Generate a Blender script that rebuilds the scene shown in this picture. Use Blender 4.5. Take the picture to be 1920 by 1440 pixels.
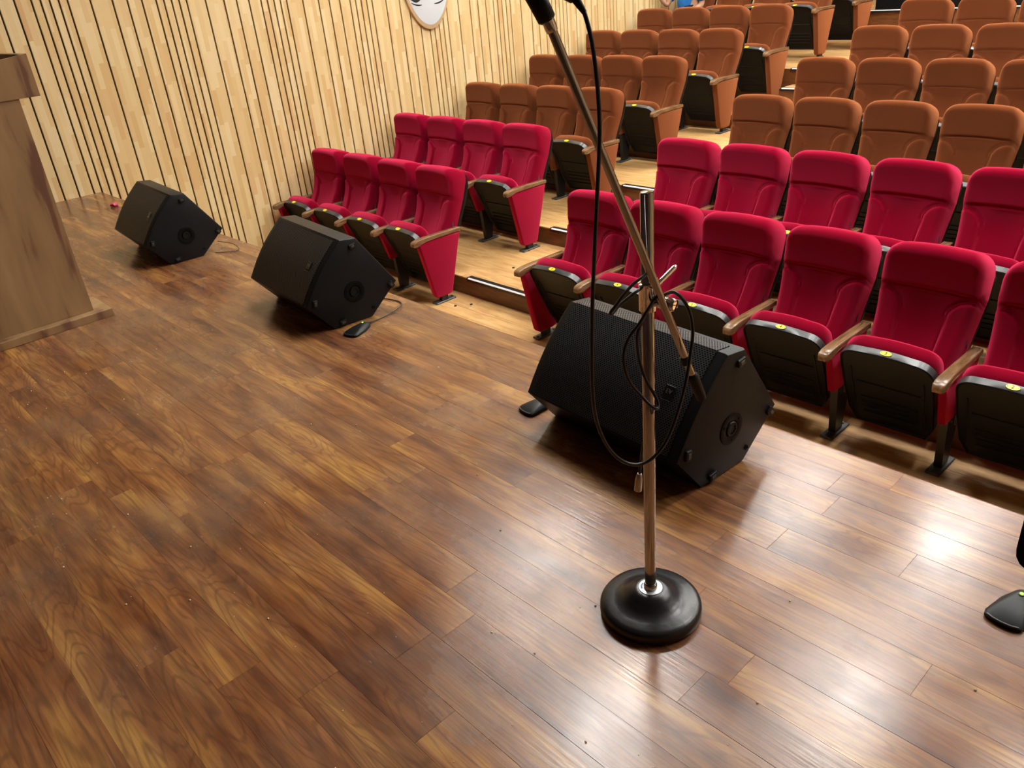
import bpy, bmesh, math, random
from mathutils import Vector, Matrix
random.seed(7)
scene = bpy.context.scene
for o in list(bpy.data.objects):
    bpy.data.objects.remove(o)
COL = scene.collection

# ------------------------------------------------------------------ camera, world, exposure
CAM_P = Vector((0.0, -2.1215, 1.43))
CR = Vector((0.68864142, 0.71986746, -0.08697031))
CU = Vector((-0.2810628, 0.37556808, 0.88314909))
CF = Vector((-0.66841357, 0.58372892, -0.4609597))
FPX = 1504.556
cam_data = bpy.data.cameras.new('camera')
cam_data.sensor_fit = 'HORIZONTAL'
cam_data.sensor_width = 36.0
cam_data.lens = FPX * 36.0 / 1920.0
cam_data.clip_start = 0.02
cam = bpy.data.objects.new('camera', cam_data)
COL.objects.link(cam)
cam.matrix_world = Matrix(((CR.x, CU.x, -CF.x, CAM_P.x), (CR.y, CU.y, -CF.y, CAM_P.y), (CR.z, CU.z, -CF.z, CAM_P.z), (0, 0, 0, 1)))
scene.camera = cam
world = bpy.data.worlds.new('world')
scene.world = world
world.use_nodes = True
world.node_tree.nodes['Background'].inputs[0].default_value = (0.9, 0.95, 1, 1)
world.node_tree.nodes['Background'].inputs[1].default_value = 0.05
scene.view_settings.view_transform = 'Standard'
scene.view_settings.look = 'None'
scene.view_settings.gamma = 1
scene.view_settings.use_curve_mapping = False
scene.view_settings.exposure = 0.0
LAMP_STRENGTH = 88.0
LAMP_COLOR = (1.0, 0.972, 0.92)


def at(u, v, depth):
    """a point seen at pixel (u, v) of the photograph at a given depth, used once to measure positions"""
    return CAM_P + depth * (CF + (u - 960) / FPX * CR - (v - 720) / FPX * CU)


# ------------------------------------------------------------------ helpers
def tag(o, label=None, cat=None, group=None, kind=None):
    if label: o['label'] = label
    if cat: o['category'] = cat
    if group: o['group'] = group
    if kind: o['kind'] = kind
    return o


def empty(name, loc=(0, 0, 0), rz=0.0):
    o = bpy.data.objects.new(name, None)
    o.empty_display_size = 0.1
    o.location = loc
    o.rotation_euler = (0, 0, rz)
    COL.objects.link(o)
    return o


def finish(me, smooth=None):
    if smooth is not None:
        me.polygons.foreach_set('use_smooth', [True] * len(me.polygons))
        me.set_sharp_from_angle(angle=math.radians(smooth))
    me.update()
    return me


def mesh_of(name, bm, mat=None, smooth=None):
    bmesh.ops.recalc_face_normals(bm, faces=bm.faces)
    me = bpy.data.meshes.new(name)
    bm.to_mesh(me)
    bm.free()
    if mat:
        for m in (mat if isinstance(mat, (list, tuple)) else [mat]):
            me.materials.append(m)
    return finish(me, smooth)


def obj(name, me, parent=None, loc=(0, 0, 0), rot=(0, 0, 0)):
    o = bpy.data.objects.new(name, me)
    o.location = loc
    o.rotation_euler = rot
    o.parent = parent
    COL.objects.link(o)
    return o


def box(bm, x0, x1, y0, y1, z0, z1, bev=0.0, seg=1):
    r = bmesh.ops.create_cube(bm, size=1)
    for v in r['verts']:
        v.co = Vector((x0 + (v.co.x + .5) * (x1 - x0), y0 + (v.co.y + .5) * (y1 - y0), z0 + (v.co.z + .5) * (z1 - z0)))
    if bev > 0:
        es = list({e for v in r['verts'] for e in v.link_edges})
        bmesh.ops.bevel(bm, geom=es, offset=bev, segments=seg, affect='EDGES', profile=0.5)


def loft(bm, rings, cap0=True, cap1=True, closed=True):
    vs = [[bm.verts.new(p) for p in r] for r in rings]
    n = len(rings[0])
    for a, b in zip(vs[:-1], vs[1:]):
        for i in range(n if closed else n - 1):
            j = (i + 1) % n
            bm.faces.new((a[i], a[j], b[j], b[i]))
    if cap0: bm.faces.new(list(reversed(vs[0])))
    if cap1: bm.faces.new(vs[-1])
    return vs


def ring(c, r, n=16, ax=None, ry=None):
    """circle of radius r about c, normal along ax"""
    c = Vector(c)
    ax = Vector(ax).normalized() if ax is not None else Vector((0, 0, 1))
    t = Vector((1, 0, 0)) if abs(ax.x) < .8 else Vector((0, 1, 0))
    a = ax.cross(t).normalized()
    b = ax.cross(a).normalized()
    ry = r if ry is None else ry
    return [c + a * r * math.cos(k * 2 * math.pi / n) + b * ry * math.sin(k * 2 * math.pi / n) for k in range(n)]


def lathe(bm, prof, n=32, origin=(0, 0, 0), ax=(0, 0, 1)):
    o = Vector(origin)
    ax = Vector(ax).normalized()
    loft(bm, [ring(o + ax * z, r, n, ax) for r, z in prof])


def tube(bm, pts, r, n=10, caps=True):
    pts = [Vector(p) for p in pts]
    rad = r if isinstance(r, (list, tuple)) else [r] * len(pts)
    t0 = (pts[1] - pts[0]).normalized()
    ref = Vector((0, 0, 1)) if abs(t0.z) < .9 else Vector((1, 0, 0))
    a = t0.cross(ref).normalized()
    rings = []
    for i, p in enumerate(pts):
        t = (pts[min(i + 1, len(pts) - 1)] - pts[max(i - 1, 0)]).normalized()
        a = (a - t * a.dot(t)).normalized()
        b = t.cross(a)
        rings.append([p + (a * math.cos(k * 2 * math.pi / n) + b * math.sin(k * 2 * math.pi / n)) * rad[i] for k in range(n)])
    loft(bm, rings, caps, caps)


def spline(pts, per=8):
    pts = [Vector(p) for p in pts]
    P = [pts[0] * 2 - pts[1]] + pts + [pts[-1] * 2 - pts[-2]]
    out = []
    for i in range(1, len(P) - 2):
        for k in range(per):
            t = k / per
            a, b, c, d = P[i - 1], P[i], P[i + 1], P[i + 2]
            out.append(.5 * ((2 * b) + (c - a) * t + (2 * a - 5 * b + 4 * c - d) * t * t + (3 * b - a - 3 * c + d) * t ** 3))
    out.append(pts[-1])
    return out


def text_mesh(body, size, mat, extrude=0.0004):
    cu = bpy.data.curves.new('lettering', 'FONT')
    cu.body = body
    cu.size = size
    cu.align_x = 'CENTER'
    cu.align_y = 'CENTER'
    cu.extrude = extrude
    cu.resolution_u = 3
    o = bpy.data.objects.new('lettering', cu)
    COL.objects.link(o)
    bpy.context.view_layer.update()
    dg = bpy.context.evaluated_depsgraph_get()
    me = bpy.data.meshes.new_from_object(o.evaluated_get(dg))
    me.materials.clear()
    me.materials.append(mat)
    bpy.data.objects.remove(o)
    return me


# ------------------------------------------------------------------ materials
class NT:
    def __init__(self, name):
        self.m = bpy.data.materials.new(name)
        self.m.use_nodes = True
        self.t = self.m.node_tree
        self.b = self.t.nodes['Principled BSDF']

    def n(self, typ, ins=None, **props):
        nd = self.t.nodes.new(typ)
        for k, v in props.items(): setattr(nd, k, v)
        for k, v in (ins or {}).items():
            if isinstance(v, bpy.types.NodeSocket): self.t.links.new(v, nd.inputs[k])
            else: nd.inputs[k].default_value = v
        return nd

    def math(self, op, a, b=0.0, c=0.0):
        nd = self.n('ShaderNodeMath', {0: a, 1: b, 2: c}, operation=op)
        return nd.outputs[0]

    def ramp(self, fac, stops, interp='LINEAR'):
        nd = self.n('ShaderNodeValToRGB', {0: fac})
        nd.color_ramp.interpolation = interp
        el = nd.color_ramp.elements
        while len(el) < len(stops): el.new(0.5)
        for e, (p, c) in zip(el, stops):
            e.position = p
            e.color = (*c, 1)
        return nd.outputs[0]

    def mix(self, fac, a, b, blend='MIX'):
        nd = self.n('ShaderNodeMix', data_type='RGBA', blend_type=blend)
        for i, v in ((0, fac), (6, a), (7, b)):
            if isinstance(v, bpy.types.NodeSocket): self.t.links.new(v, nd.inputs[i])
            else: nd.inputs[i].default_value = v if i == 0 else (*v, 1) if len(v) == 3 else v
        return nd.outputs[2]

    def noise(self, vec, scale, detail=3, rough=.5, dist=0.0):
        ins = {'Scale': scale, 'Detail': detail, 'Roughness': rough, 'Distortion': dist}
        if vec is not None: ins['Vector'] = vec
        return self.n('ShaderNodeTexNoise', ins).outputs[0]

    def set(self, **kw):
        for k, v in kw.items():
            s = self.b.inputs[k.replace('_', ' ')]
            if isinstance(v, bpy.types.NodeSocket): self.t.links.new(v, s)
            elif isinstance(v, (tuple, list)) and len(v) == 3: s.default_value = (*v, 1)
            else: s.default_value = v
        return self

    def bump(self, h, strength=.2, dist=.002):
        nd = self.n('ShaderNodeBump', {'Height': h, 'Strength': strength, 'Distance': dist})
        self.t.links.new(nd.outputs[0], self.b.inputs['Normal'])


def plain(name, col, rough=.5, metal=0.0, var=.12, scale=30, bump=0.0, **kw):
    t = NT(name)
    co = t.n('ShaderNodeTexCoord').outputs['Object']
    f = t.noise(co, scale, 3)
    c = t.mix(f, tuple(x * (1 - var) for x in col), tuple(min(1, x * (1 + var)) for x in col))
    t.set(Base_Color=c, Roughness=rough, Metallic=metal, **kw)
    if bump: t.bump(f, bump, .001)
    return t.m


def velvet(name, col, sheen):
    t = NT(name)
    co = t.n('ShaderNodeTexCoord').outputs['Object']
    f = t.noise(co, 9, 3)
    fine = t.noise(co, 420, 2)
    c = t.mix(f, tuple(x * .86 for x in col), tuple(x * 1.12 for x in col))
    bp = t.n('ShaderNodeBump', {'Height': fine, 'Strength': .25, 'Distance': .0008}).outputs[0]
    df = t.n('ShaderNodeBsdfDiffuse', {'Color': c, 'Roughness': .6, 'Normal': bp})
    sh = t.n('ShaderNodeBsdfSheen', {'Color': (*sheen, 1), 'Roughness': .55, 'Normal': bp}, distribution='ASHIKHMIN')
    ad = t.n('ShaderNodeAddShader', {0: df.outputs[0], 1: sh.outputs[0]})
    t.t.links.new(ad.outputs[0], t.t.nodes['Material Output'].inputs[0])
    return t.m


def stage_wood():
    t = NT('stage_teak_laminate')
    co = t.n('ShaderNodeTexCoord').outputs['Object']
    rnd = t.n('ShaderNodeObjectInfo').outputs['Random']
    off = t.n('ShaderNodeCombineXYZ', {0: t.math('MULTIPLY', rnd, 37.0), 1: t.math('MULTIPLY', rnd, 91.0), 2: t.math('MULTIPLY', rnd, 13.0)}).outputs[0]
    v = t.n('ShaderNodeVectorMath', {0: co, 1: off}, operation='ADD').outputs[0]
    mp = t.n('ShaderNodeMapping', {'Vector': v, 'Scale': (1.0, 6.5, 1.0)}).outputs[0]
    warp = t.noise(mp, 2.2, 4, .55)
    # figured grain: contour lines of a stretched noise field
    big = t.noise(mp, 1.3, 2, .45, .6)
    lines = t.math('SINE', t.math('MULTIPLY', big, 95.0))
    lines = t.math('MULTIPLY_ADD', lines, .5, .5)
    mp2 = t.n('ShaderNodeMapping', {'Vector': v, 'Scale': (1.6, 42.0, 1.0)}).outputs[0]
    streak = t.noise(mp2, 3.0, 4, .6)
    base = t.ramp(warp, [(.28, (.105, .036, .016)), (.42, (.235, .088, .030)), (.54, (.34, .145, .045)), (.68, (.52, .265, .068))])
    c = t.mix(t.math('MULTIPLY', t.ramp(lines, [(.0, (1, 1, 1)), (.35, (0, 0, 0))]), .38), base, (.075, .030, .015))
    c = t.mix(t.ramp(streak, [(.42, (0, 0, 0)), (.72, (.55, .55, .55))]), c, (.11, .045, .022))
    tint = t.ramp(rnd, [(0, (.66, .61, .62)), (.3, (.84, .79, .79)), (.55, (.88, .90, .96)), (.8, (1.02, .98, .90)), (1, (.75, .73, .78))])
    c = t.mix(1.0, c, tint, 'MULTIPLY')
    # scuffs and dull worn film in world space across planks
    geo = t.n('ShaderNodeNewGeometry').outputs['Position']
    worn = t.noise(geo, 2.3, 5, .62)
    wr = t.ramp(worn, [(.38, (0, 0, 0)), (.74, (1, 1, 1))])
    c = t.mix(t.math('MULTIPLY', wr, .26), c, (.27, .20, .145))
    # fine scratches
    sc_map = t.n('ShaderNodeMapping', {'Vector': geo, 'Rotation': (0, 0, .75), 'Scale': (3.0, 90.0, 1.0)}).outputs[0]
    scr = t.noise(sc_map, 2.0, 2, .5)
    sm = t.math('MULTIPLY', t.ramp(scr, [(.715, (0, 0, 0)), (.74, (1, 1, 1))]), t.ramp(t.noise(geo, 3.1, 2), [(.5, (0, 0, 0)), (.62, (1, 1, 1))]))
    c = t.mix(t.math('MULTIPLY', sm, .22), c, (.55, .47, .38))
    ro = t.math('ADD', t.math('MULTIPLY_ADD', wr, .13, .155), t.math('MULTIPLY', streak, .08))
    t.set(Base_Color=c, Roughness=ro, Specular_IOR_Level=.55)
    t.bump(t.math('ADD', t.math('MULTIPLY', streak, .8), t.math('MULTIPLY', worn, 1.2)), .22, .002)
    return t.m


def parquet_strips():
    """finger-jointed rubberwood: short staves glued side by side (colour only)"""
    t = NT('finger_jointed_rubberwood')
    geo = t.n('ShaderNodeNewGeometry').outputs['Position']
    rnd = t.n('ShaderNodeObjectInfo').outputs['Random']
    sx = t.n('ShaderNodeSeparateXYZ', {0: geo})
    y, z = sx.outputs[1], sx.outputs[2]
    col = t.math('FLOOR', t.math('DIVIDE', y, .043))
    r1 = t.n('ShaderNodeTexWhiteNoise', {'W': t.math('MULTIPLY_ADD', rnd, 71.0, col)}, noise_dimensions='1D').outputs[0]
    row = t.math('FLOOR', t.math('ADD', t.math('DIVIDE', z, .31), t.math('MULTIPLY', r1, 9.0)))
    cell = t.n('ShaderNodeCombineXYZ', {0: col, 1: row, 2: t.math('MULTIPLY', rnd, 50.0)}).outputs[0]
    wn = t.n('ShaderNodeTexWhiteNoise', {'Vector': cell}, noise_dimensions='3D').outputs[0]
    c = t.ramp(wn, [(0, (.70, .475, .205)), (.3, (.75, .545, .26)), (.7, (.80, .62, .32)), (.94, (.83, .67, .38)), (.97, (.72, .48, .22)), (1, (.66, .40, .18))])
    mp = t.n('ShaderNodeMapping', {'Vector': geo, 'Scale': (1, 60, 3)}).outputs[0]
    g = t.noise(mp, 3.0, 3)
    c = t.mix(t.math('MULTIPLY', g, .18), c, (.58, .40, .19))
    t.set(Base_Color=c, Roughness=.42)
    return t.m


def hall_wood():
    t = NT('hall_floor_laminate')
    co = t.n('ShaderNodeNewGeometry').outputs['Position']
    rnd = t.n('ShaderNodeObjectInfo').outputs['Random']
    off = t.n('ShaderNodeCombineXYZ', {0: t.math('MULTIPLY', rnd, 17.0), 1: t.math('MULTIPLY', rnd, 7.0)}).outputs[0]
    v = t.n('ShaderNodeVectorMath', {0: co, 1: off}, operation='ADD').outputs[0]
    mp = t.n('ShaderNodeMapping', {'Vector': v, 'Scale': (1.2, 7, 1)}).outputs[0]
    a = t.noise(mp, 3.0, 4, .6, .5)
    c = t.ramp(a, [(.3, (.44, .235, .085)), (.5, (.60, .36, .145)), (.7, (.70, .47, .215))])
    c = t.mix(1.0, c, t.ramp(rnd, [(0, (.9, .88, .86)), (1, (1.08, 1.06, 1.0))]), 'MULTIPLY')
    t.set(Base_Color=c, Roughness=.38)
    return t.m


def grain_wood(name, stops, scale=(1, 1, 1), rough=.35, nscale=3.0):
    t = NT(name)
    co = t.n('ShaderNodeTexCoord').outputs['Object']
    rnd = t.n('ShaderNodeObjectInfo').outputs['Random']
    off = t.n('ShaderNodeCombineXYZ', {0: t.math('MULTIPLY', rnd, 11.0), 1: t.math('MULTIPLY', rnd, 23.0)}).outputs[0]
    v = t.n('ShaderNodeVectorMath', {0: co, 1: off}, operation='ADD').outputs[0]
    mp = t.n('ShaderNodeMapping', {'Vector': v, 'Scale': scale}).outputs[0]
    a = t.noise(mp, nscale, 4, .6, .4)
    t.set(Base_Color=t.ramp(a, stops), Roughness=rough)
    return t.m


def grille_mat():
    t = NT('perforated_steel_grille')
    uv = t.n('ShaderNodeTexCoord').outputs['UV']
    s = t.n('ShaderNodeSeparateXYZ', {0: uv})
    p = .0098
    vv = t.math('DIVIDE', s.outputs[1], p * .62)
    rowi = t.math('FLOOR', vv)
    uu = t.math('ADD', t.math('DIVIDE', s.outputs[0], p), t.math('MULTIPLY', t.math('MODULO', rowi, 2.0), .5))
    fu = t.math('SUBTRACT', t.math('FRACT', uu), .5)
    fv = t.math('SUBTRACT', t.math('FRACT', vv), .5)
    d = t.math('ADD', t.math('POWER', t.math('ABSOLUTE', fu), 2.0), t.math('POWER', t.math('ABSOLUTE', fv), 2.0))
    hole = t.math('LESS_THAN', d, .135)
    c = t.mix(hole, (.040, .042, .045), (.0015, .0015, .0015))
    t.set(Base_Color=c, Roughness=t.math('MULTIPLY_ADD', hole, .5, .38), Specular_IOR_Level=t.math('MULTIPLY_ADD', hole, -.45, .5))
    t.bump(t.math('SUBTRACT', 1.0, hole), .5, .002)
    return t.m


M = {}
M['red'] = velvet('crimson_velvet', (.26, .004, .022), (.48, .045, .098))
M['brown'] = velvet('rust_brown_velvet', (.150, .043, .016), (.27, .105, .043))
M['shell'] = plain('black_moulded_plastic', (.006, .006, .0065), .38, var=.25, bump=.1, Specular_IOR_Level=.17)
M['charcoal_lit_rim'] = plain('satin_charcoal_lit_rim', (.045, .047, .05), .30, var=.15, Specular_IOR_Level=.6)  # seat shell's rim painted lighter for caught lamp light; also charcoal lip and inserts
M['arm'] = grain_wood('walnut_armrest', [(.3, (.10, .048, .020)), (.5, (.19, .100, .045)), (.72, (.30, .175, .085))], (14, 2, 14), .25)
M['iron'] = plain('dark_painted_steel', (.022, .022, .022), .45, .3)
M['foot'] = plain('worn_grey_steel', (.10, .10, .095), .5, .6, var=.4)
M['yellow'] = plain('yellow_plate', (.85, .72, .02), .35, var=.05)
M['ink'] = plain('black_print', (.01, .01, .01), .6)
M['stage'] = stage_wood()
M['strip'] = parquet_strips()
M['groove'] = plain('dark_groove_backing', (.030, .018, .010), .9)
M['hall'] = hall_wood()
M['riser'] = grain_wood('reddish_brown_riser', [(.3, (.10, .032, .010)), (.7, (.19, .072, .022))], (2, 2, 9), .35)
M['stage_face'] = grain_wood('stage_front_board', [(.3, (.05, .02, .01)), (.7, (.12, .05, .02))], (2, 2, 9), .4)
M['nosing'] = plain('black_rubber_nosing', (.012, .012, .013), .3)
M['whitestrip'] = plain('white_inlay', (.80, .82, .82), .3, var=.04)
M['cab'] = plain('black_textured_cabinet', (.0080, .0092, .011), .46, var=.3, scale=260, bump=.35, Specular_IOR_Level=.26)
M['rubber'] = plain('black_rubber', (.006, .006, .006), .5, Specular_IOR_Level=.3)
M['grille'] = grille_mat()
M['dull'] = plain('charcoal_recess', (.004, .004, .004), .5, Specular_IOR_Level=.12)
M['badge'] = plain('badge_black', (.012, .012, .012), .25)
M['badge_ink'] = plain('badge_silver_print', (.13, .13, .125), .4)
M['chrome'] = plain('tarnished_chrome', (.46, .455, .445), .11, 1.0, var=.10, scale=14)
M['chrome2'] = plain('bright_chrome', (.85, .85, .85), .07, 1.0, var=.03)
M['castiron'] = plain('black_enamel_cast_iron', (.010, .010, .011), .30, var=.3, scale=60, bump=.5)
M['sticker'] = plain('silver_sticker', (.62, .64, .66), .3, .35, var=.08)
M['blueprint'] = plain('blue_print', (.05, .12, .45), .4)
M['cable'] = plain('black_cable', (.008, .008, .009), .38)
M['plug'] = plain('nickel_plug', (.42, .38, .33), .28, 1.0)
M['lect'] = None
M['mask'] = plain('matt_white_panel', (.72, .77, .80), .45, var=.03, scale=4)
M['maskrim'] = plain('pale_wood_rim', (.66, .47, .25), .45, var=.08)
M['led'] = None
M['ceil'] = plain('ceiling_paint', (.22, .21, .20), .9, var=.05, scale=2)
M['wallfar'] = plain('far_wall_panel', (.30, .20, .11), .6, var=.15, scale=3)
M['curtain'] = plain('dark_stage_drape', (.06, .022, .02), .9, var=.3, scale=3)
M['alu'] = plain('white_lamp_housing', (.75, .75, .75), .4, var=.03)
M['cream'] = plain('cream_cardboard', (.78, .62, .36), .7, var=.08)
M['pink'] = plain('pink_wrapper', (.70, .08, .16), .45)
M['skin'] = plain('skin', (.50, .27, .17), .55, var=.08)
M['blue'] = plain('blue_cotton', (.02, .20, .62), .85, var=.18, scale=18)
M['denim'] = plain('dark_denim', (.02, .025, .05), .9)
M['hair'] = plain('black_hair', (.012, .010, .009), .6)
M['dkplastic'] = plain('satin_black_plastic', (.010, .011, .012), .42, var=.2, scale=120, Specular_IOR_Level=.25)

t = NT('lectern_veneer')
co = t.n('ShaderNodeTexCoord').outputs['Object']
mp = t.n('ShaderNodeMapping', {'Vector': co, 'Scale': (7, 7, 1.1)}).outputs[0]
a = t.noise(mp, 1.6, 3, .5, .3)
b = t.noise(t.n('ShaderNodeMapping', {'Vector': co, 'Scale': (30, 30, 3)}).outputs[0], 2.5, 3)
c = t.ramp(a, [(.38, (.16, .070, .045)), (.45, (.31, .185, .085)), (.60, (.37, .23, .108)), (.75, (.43, .275, .14))])
c = t.mix(t.math('MULTIPLY', b, .22), c, (.32, .17, .085))
t.set(Base_Color=c, Roughness=.38)
M['lect'] = t.m


def emit(name, col, s):
    t = NT(name)
    t.set(Base_Color=(0, 0, 0), Emission_Color=col, Emission_Strength=s)
    return t.m


M['led'] = emit('green_led', (.35, 1.0, .05), 2.2)
M['lamp'] = emit('lamp_diffuser', LAMP_COLOR, LAMP_STRENGTH)

# ------------------------------------------------------------------ room measurements
WALL_X = -7.58
P = 0.57
L0, R0 = -7.48, -3.985
ROW_Y = [0, 1.756, 2.808, 3.851, 4.892, 5.934, 6.979, 8.027, 9.063, 10.62]
ROW_Z = [0, -1.060, -0.903, -0.746, -0.589, -0.438, -0.287, 0.064, 0.055, 0.43]
EDGE = [0, 0.0] + [y - .85 for y in ROW_Y[2:9]] + [10.0]
XR = 4.2
CEIL_Z = 4.5
BACK_Y = 14.0
STAGE_BACK = -5.0

# ------------------------------------------------------------------ stage floor: base and planks
bm = bmesh.new()
box(bm, WALL_X, XR, STAGE_BACK, -.004, -1.06, -.016)
floor = obj('floor', mesh_of('stage_base', bm, M['stage_face']))
tag(floor, 'glossy reddish brown plank stage floor', kind='structure')
PW = .1125
k0 = 0
row_edges = []
y = -1.004
while y < -.02: y += PW
y_top = 0.0
edges = [0.0]
yy = y - PW if y > -.03 else y
while yy > -.03: yy -= PW
while yy > -2.75:
    edges.append(yy)
    yy -= PW
fixed = {9: -3.137, 12: -2.49, 11: -1.247, 13: -1.059, 14: -1.353, 17: -2.55}
for i in range(len(edges) - 1):
    y1, y0 = edges[i], edges[i + 1]
    plen = 1.21
    start = -7.58 - random.random() * plen
    ph = fixed.get(i)
    if ph is not None: start = ph - plen * math.ceil((ph + 7.58) / plen)
    x = start
    while x < 1.6:
        xa, xb = max(x, WALL_X + .002), min(x + plen, 1.6)
        x += plen
        if xb - xa < .02: continue
        if xb < -6 and y1 < -1.6: continue
        bm = bmesh.new()
        lx, ly = (xb - xa) / 2 - .0001, (y1 - y0) / 2 - .0001
        c = .0004
        loft(bm, [[Vector((sx * (lx - d), sy * (ly - d), zz)) for sx, sy in ((-1, -1), (1, -1), (1, 1), (-1, 1))]
                  for d, zz in ((0, -.016), (0, -c), (c, 0))])
        obj('plank', mesh_of('stage_plank', bm, M['stage']), floor, ((xa + xb) / 2, (y0 + y1) / 2, random.uniform(-.0003, .0002)))
# rounded nosing along the stage edge
bm = bmesh.new()
prof = [(-.001, -.045), (.012, -.045), (.014, -.012), (.011, -.004), (.004, -.0005), (-.001, 0.0)]
loft(bm, [[Vector((xx, a_, b_)) for a_, b_ in prof] for xx in (WALL_X, XR)])
tr = obj('trim_1', mesh_of('stage_edge', bm, M['stage'], 40))
tag(tr, 'narrow rounded wooden nosing along the stage edge', kind='structure')

# ------------------------------------------------------------------ tiered hall floor
for r in range(1, 10):
    y0, y1 = EDGE[r], (EDGE[r + 1] if r < 9 else BACK_Y)
    z = ROW_Z[r]
    planked = r <= 3
    top = z - (.010 if planked else 0)
    bm = bmesh.new()
    box(bm, WALL_X, XR, y0 + (.015 if r == 1 else 0), y1, -1.35, top)
    me = mesh_of('tier', bm, [M['riser'], M['hall']])
    for p_ in me.polygons:
        if p_.normal.z > .9: p_.material_index = 1
    fl = obj('floor', me)
    tag(fl, 'light brown laminate floor of seating tier %d' % r, kind='structure')
    if planked:
        n = 9 if r == 1 else 5
        w = (y1 - y0 - (.015 if r == 1 else 0)) / n
        for i in range(n):
            x = WALL_X - random.random() * 1.5
            while x < 0.6:
                xa, xb = max(x, WALL_X), min(x + 1.6, .6)
                x += 1.6
                if xb - xa < .03: continue
                bm = bmesh.new()
                yb = y0 + (.015 if r == 1 else 0) + i * w
                lx, ly = (xb - xa) / 2 - .0008, w / 2 - .0008
                loft(bm, [[Vector((sx * (lx - d), sy * (ly - d), zz)) for sx, sy in ((-1, -1), (1, -1), (1, 1), (-1, 1))]
                          for d, zz in ((0, -.010), (0, -.0012), (.0012, 0))])
                obj('plank', mesh_of('hall_plank', bm, M['hall']), fl, ((xa + xb) / 2, yb + w / 2, z))
# intermediate step in the aisle below tier seven
bm = bmesh.new()
box(bm, -5.08, -4.05, EDGE[7] - .30, EDGE[7], ROW_Z[6], -.11, .003)
me = mesh_of('aisle_step', bm, [M['riser'], M['hall']])
for p_ in me.polygons:
    if p_.normal.z > .9: p_.material_index = 1
tag(obj('aisle_step', me), 'small wooden half step in the aisle below the seventh row', 'step')

# black nosings with a white inlay on the aisle steps
NOS = [(r, -5.11, -4.06, EDGE[r], ROW_Z[r]) for r in range(2, 8)] + [('half', -5.06, -4.07, EDGE[7] - .30, -.11), (9, -5.55, XR, EDGE[9], ROW_Z[9])]
ordn = {2: 'second', 3: 'third', 4: 'fourth', 5: 'fifth', 6: 'sixth', 7: 'seventh', 8: 'eighth', 9: 'ninth', 1: 'front'}
for r, xa, xb, ye, ze in NOS:
    root = empty('step_nosing', ((xa + xb) / 2, ye, ze))
    h = (xb - xa) / 2
    bm = bmesh.new()
    prof = [(.045, .001), (.045, .007), (-.004, .008), (-.016, .001), (-.018, -.022), (-.0005, -.024), (-.0005, .001)]
    loft(bm, [[Vector((xx, a_, b_)) for a_, b_ in prof] for xx in (-h, h)])
    obj('tread_strip', mesh_of('nosing_body', bm, M['nosing'], 30), root)
    bm = bmesh.new()
    prof = [(-.0035, .0085), (-.0050, .0085), (-.0168, .0015), (-.0172, -.002), (-.0150, -.001)]
    loft(bm, [[Vector((xx, a_, b_)) for a_, b_ in prof] for xx in (-h + .02, h - .01)])
    obj('white_inlay', mesh_of('nosing_inlay', bm, M['whitestrip']), root)
    lab = ('black step nosing with white inlay on the half step in the aisle' if r == 'half' else
           'long black nosing with white inlay along the raised back tier' if r == 9 else
           'black aisle step nosing with white inlay at the %s seat row' % ordn[r])
    tag(root, lab, 'step nosing', 'step nosings')

# ------------------------------------------------------------------ slatted side wall
bm = bmesh.new()
box(bm, WALL_X - .2, WALL_X - .016, STAGE_BACK, BACK_Y, -1.35, CEIL_Z)
wl = obj('wall_left', mesh_of('slat_backing', bm, M['groove']))
tag(wl, 'wall of pale vertical wooden slats with dark grooves', kind='structure')
pat = [.172, .172, .12, .12, .12, .066, .066, .066, .066]
y = .215 - .97 * 2
GAP = .0135
tops = [CEIL_Z]
while y < BACK_Y - .2:
    for w in pat:
        bm = bmesh.new()
        c = .002
        hy = w / 2 - GAP / 2
        zb = -1.05 if y > -.05 else 0.0
        loft(bm, [[Vector((xx, sy * (hy - d), zz)) for sy, zz in ((-1, zb), (1, zb), (1, CEIL_Z - .01), (-1, CEIL_Z - .01))]
                  for d, xx in ((0, -.018), (0, -c), (c, 0))])
        obj('slat', mesh_of('wall_slat', bm, M['strip']), wl, (WALL_X, y + w / 2, 0))
        y += w

# remaining shell of the hall (bounces the lamp light)
bm = bmesh.new(); box(bm, XR, XR + .2, STAGE_BACK, BACK_Y, -1.35, CEIL_Z)
tag(obj('wall_right', mesh_of('shell_wall', bm, M['wallfar'])), 'plain far side wall of the hall', kind='structure')
bm = bmesh.new(); box(bm, WALL_X - .2, XR + .2, BACK_Y, BACK_Y + .2, -1.35, CEIL_Z)
tag(obj('wall_back', mesh_of('shell_wall', bm, M['wallfar'])), 'back wall of the hall', kind='structure')
bm = bmesh.new(); box(bm, WALL_X - .2, XR + .2, STAGE_BACK - .2, STAGE_BACK, -1.35, CEIL_Z)
tag(obj('wall_front', mesh_of('shell_wall', bm, M['curtain'])), 'dark back wall of the stage', kind='structure')
bm = bmesh.new(); box(bm, WALL_X - .2, XR + .2, STAGE_BACK - .2, BACK_Y + .2, CEIL_Z, CEIL_Z + .2)
tag(obj('ceiling', mesh_of('shell_ceiling', bm, M['ceil'])), 'plain hall ceiling', kind='structure')

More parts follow.
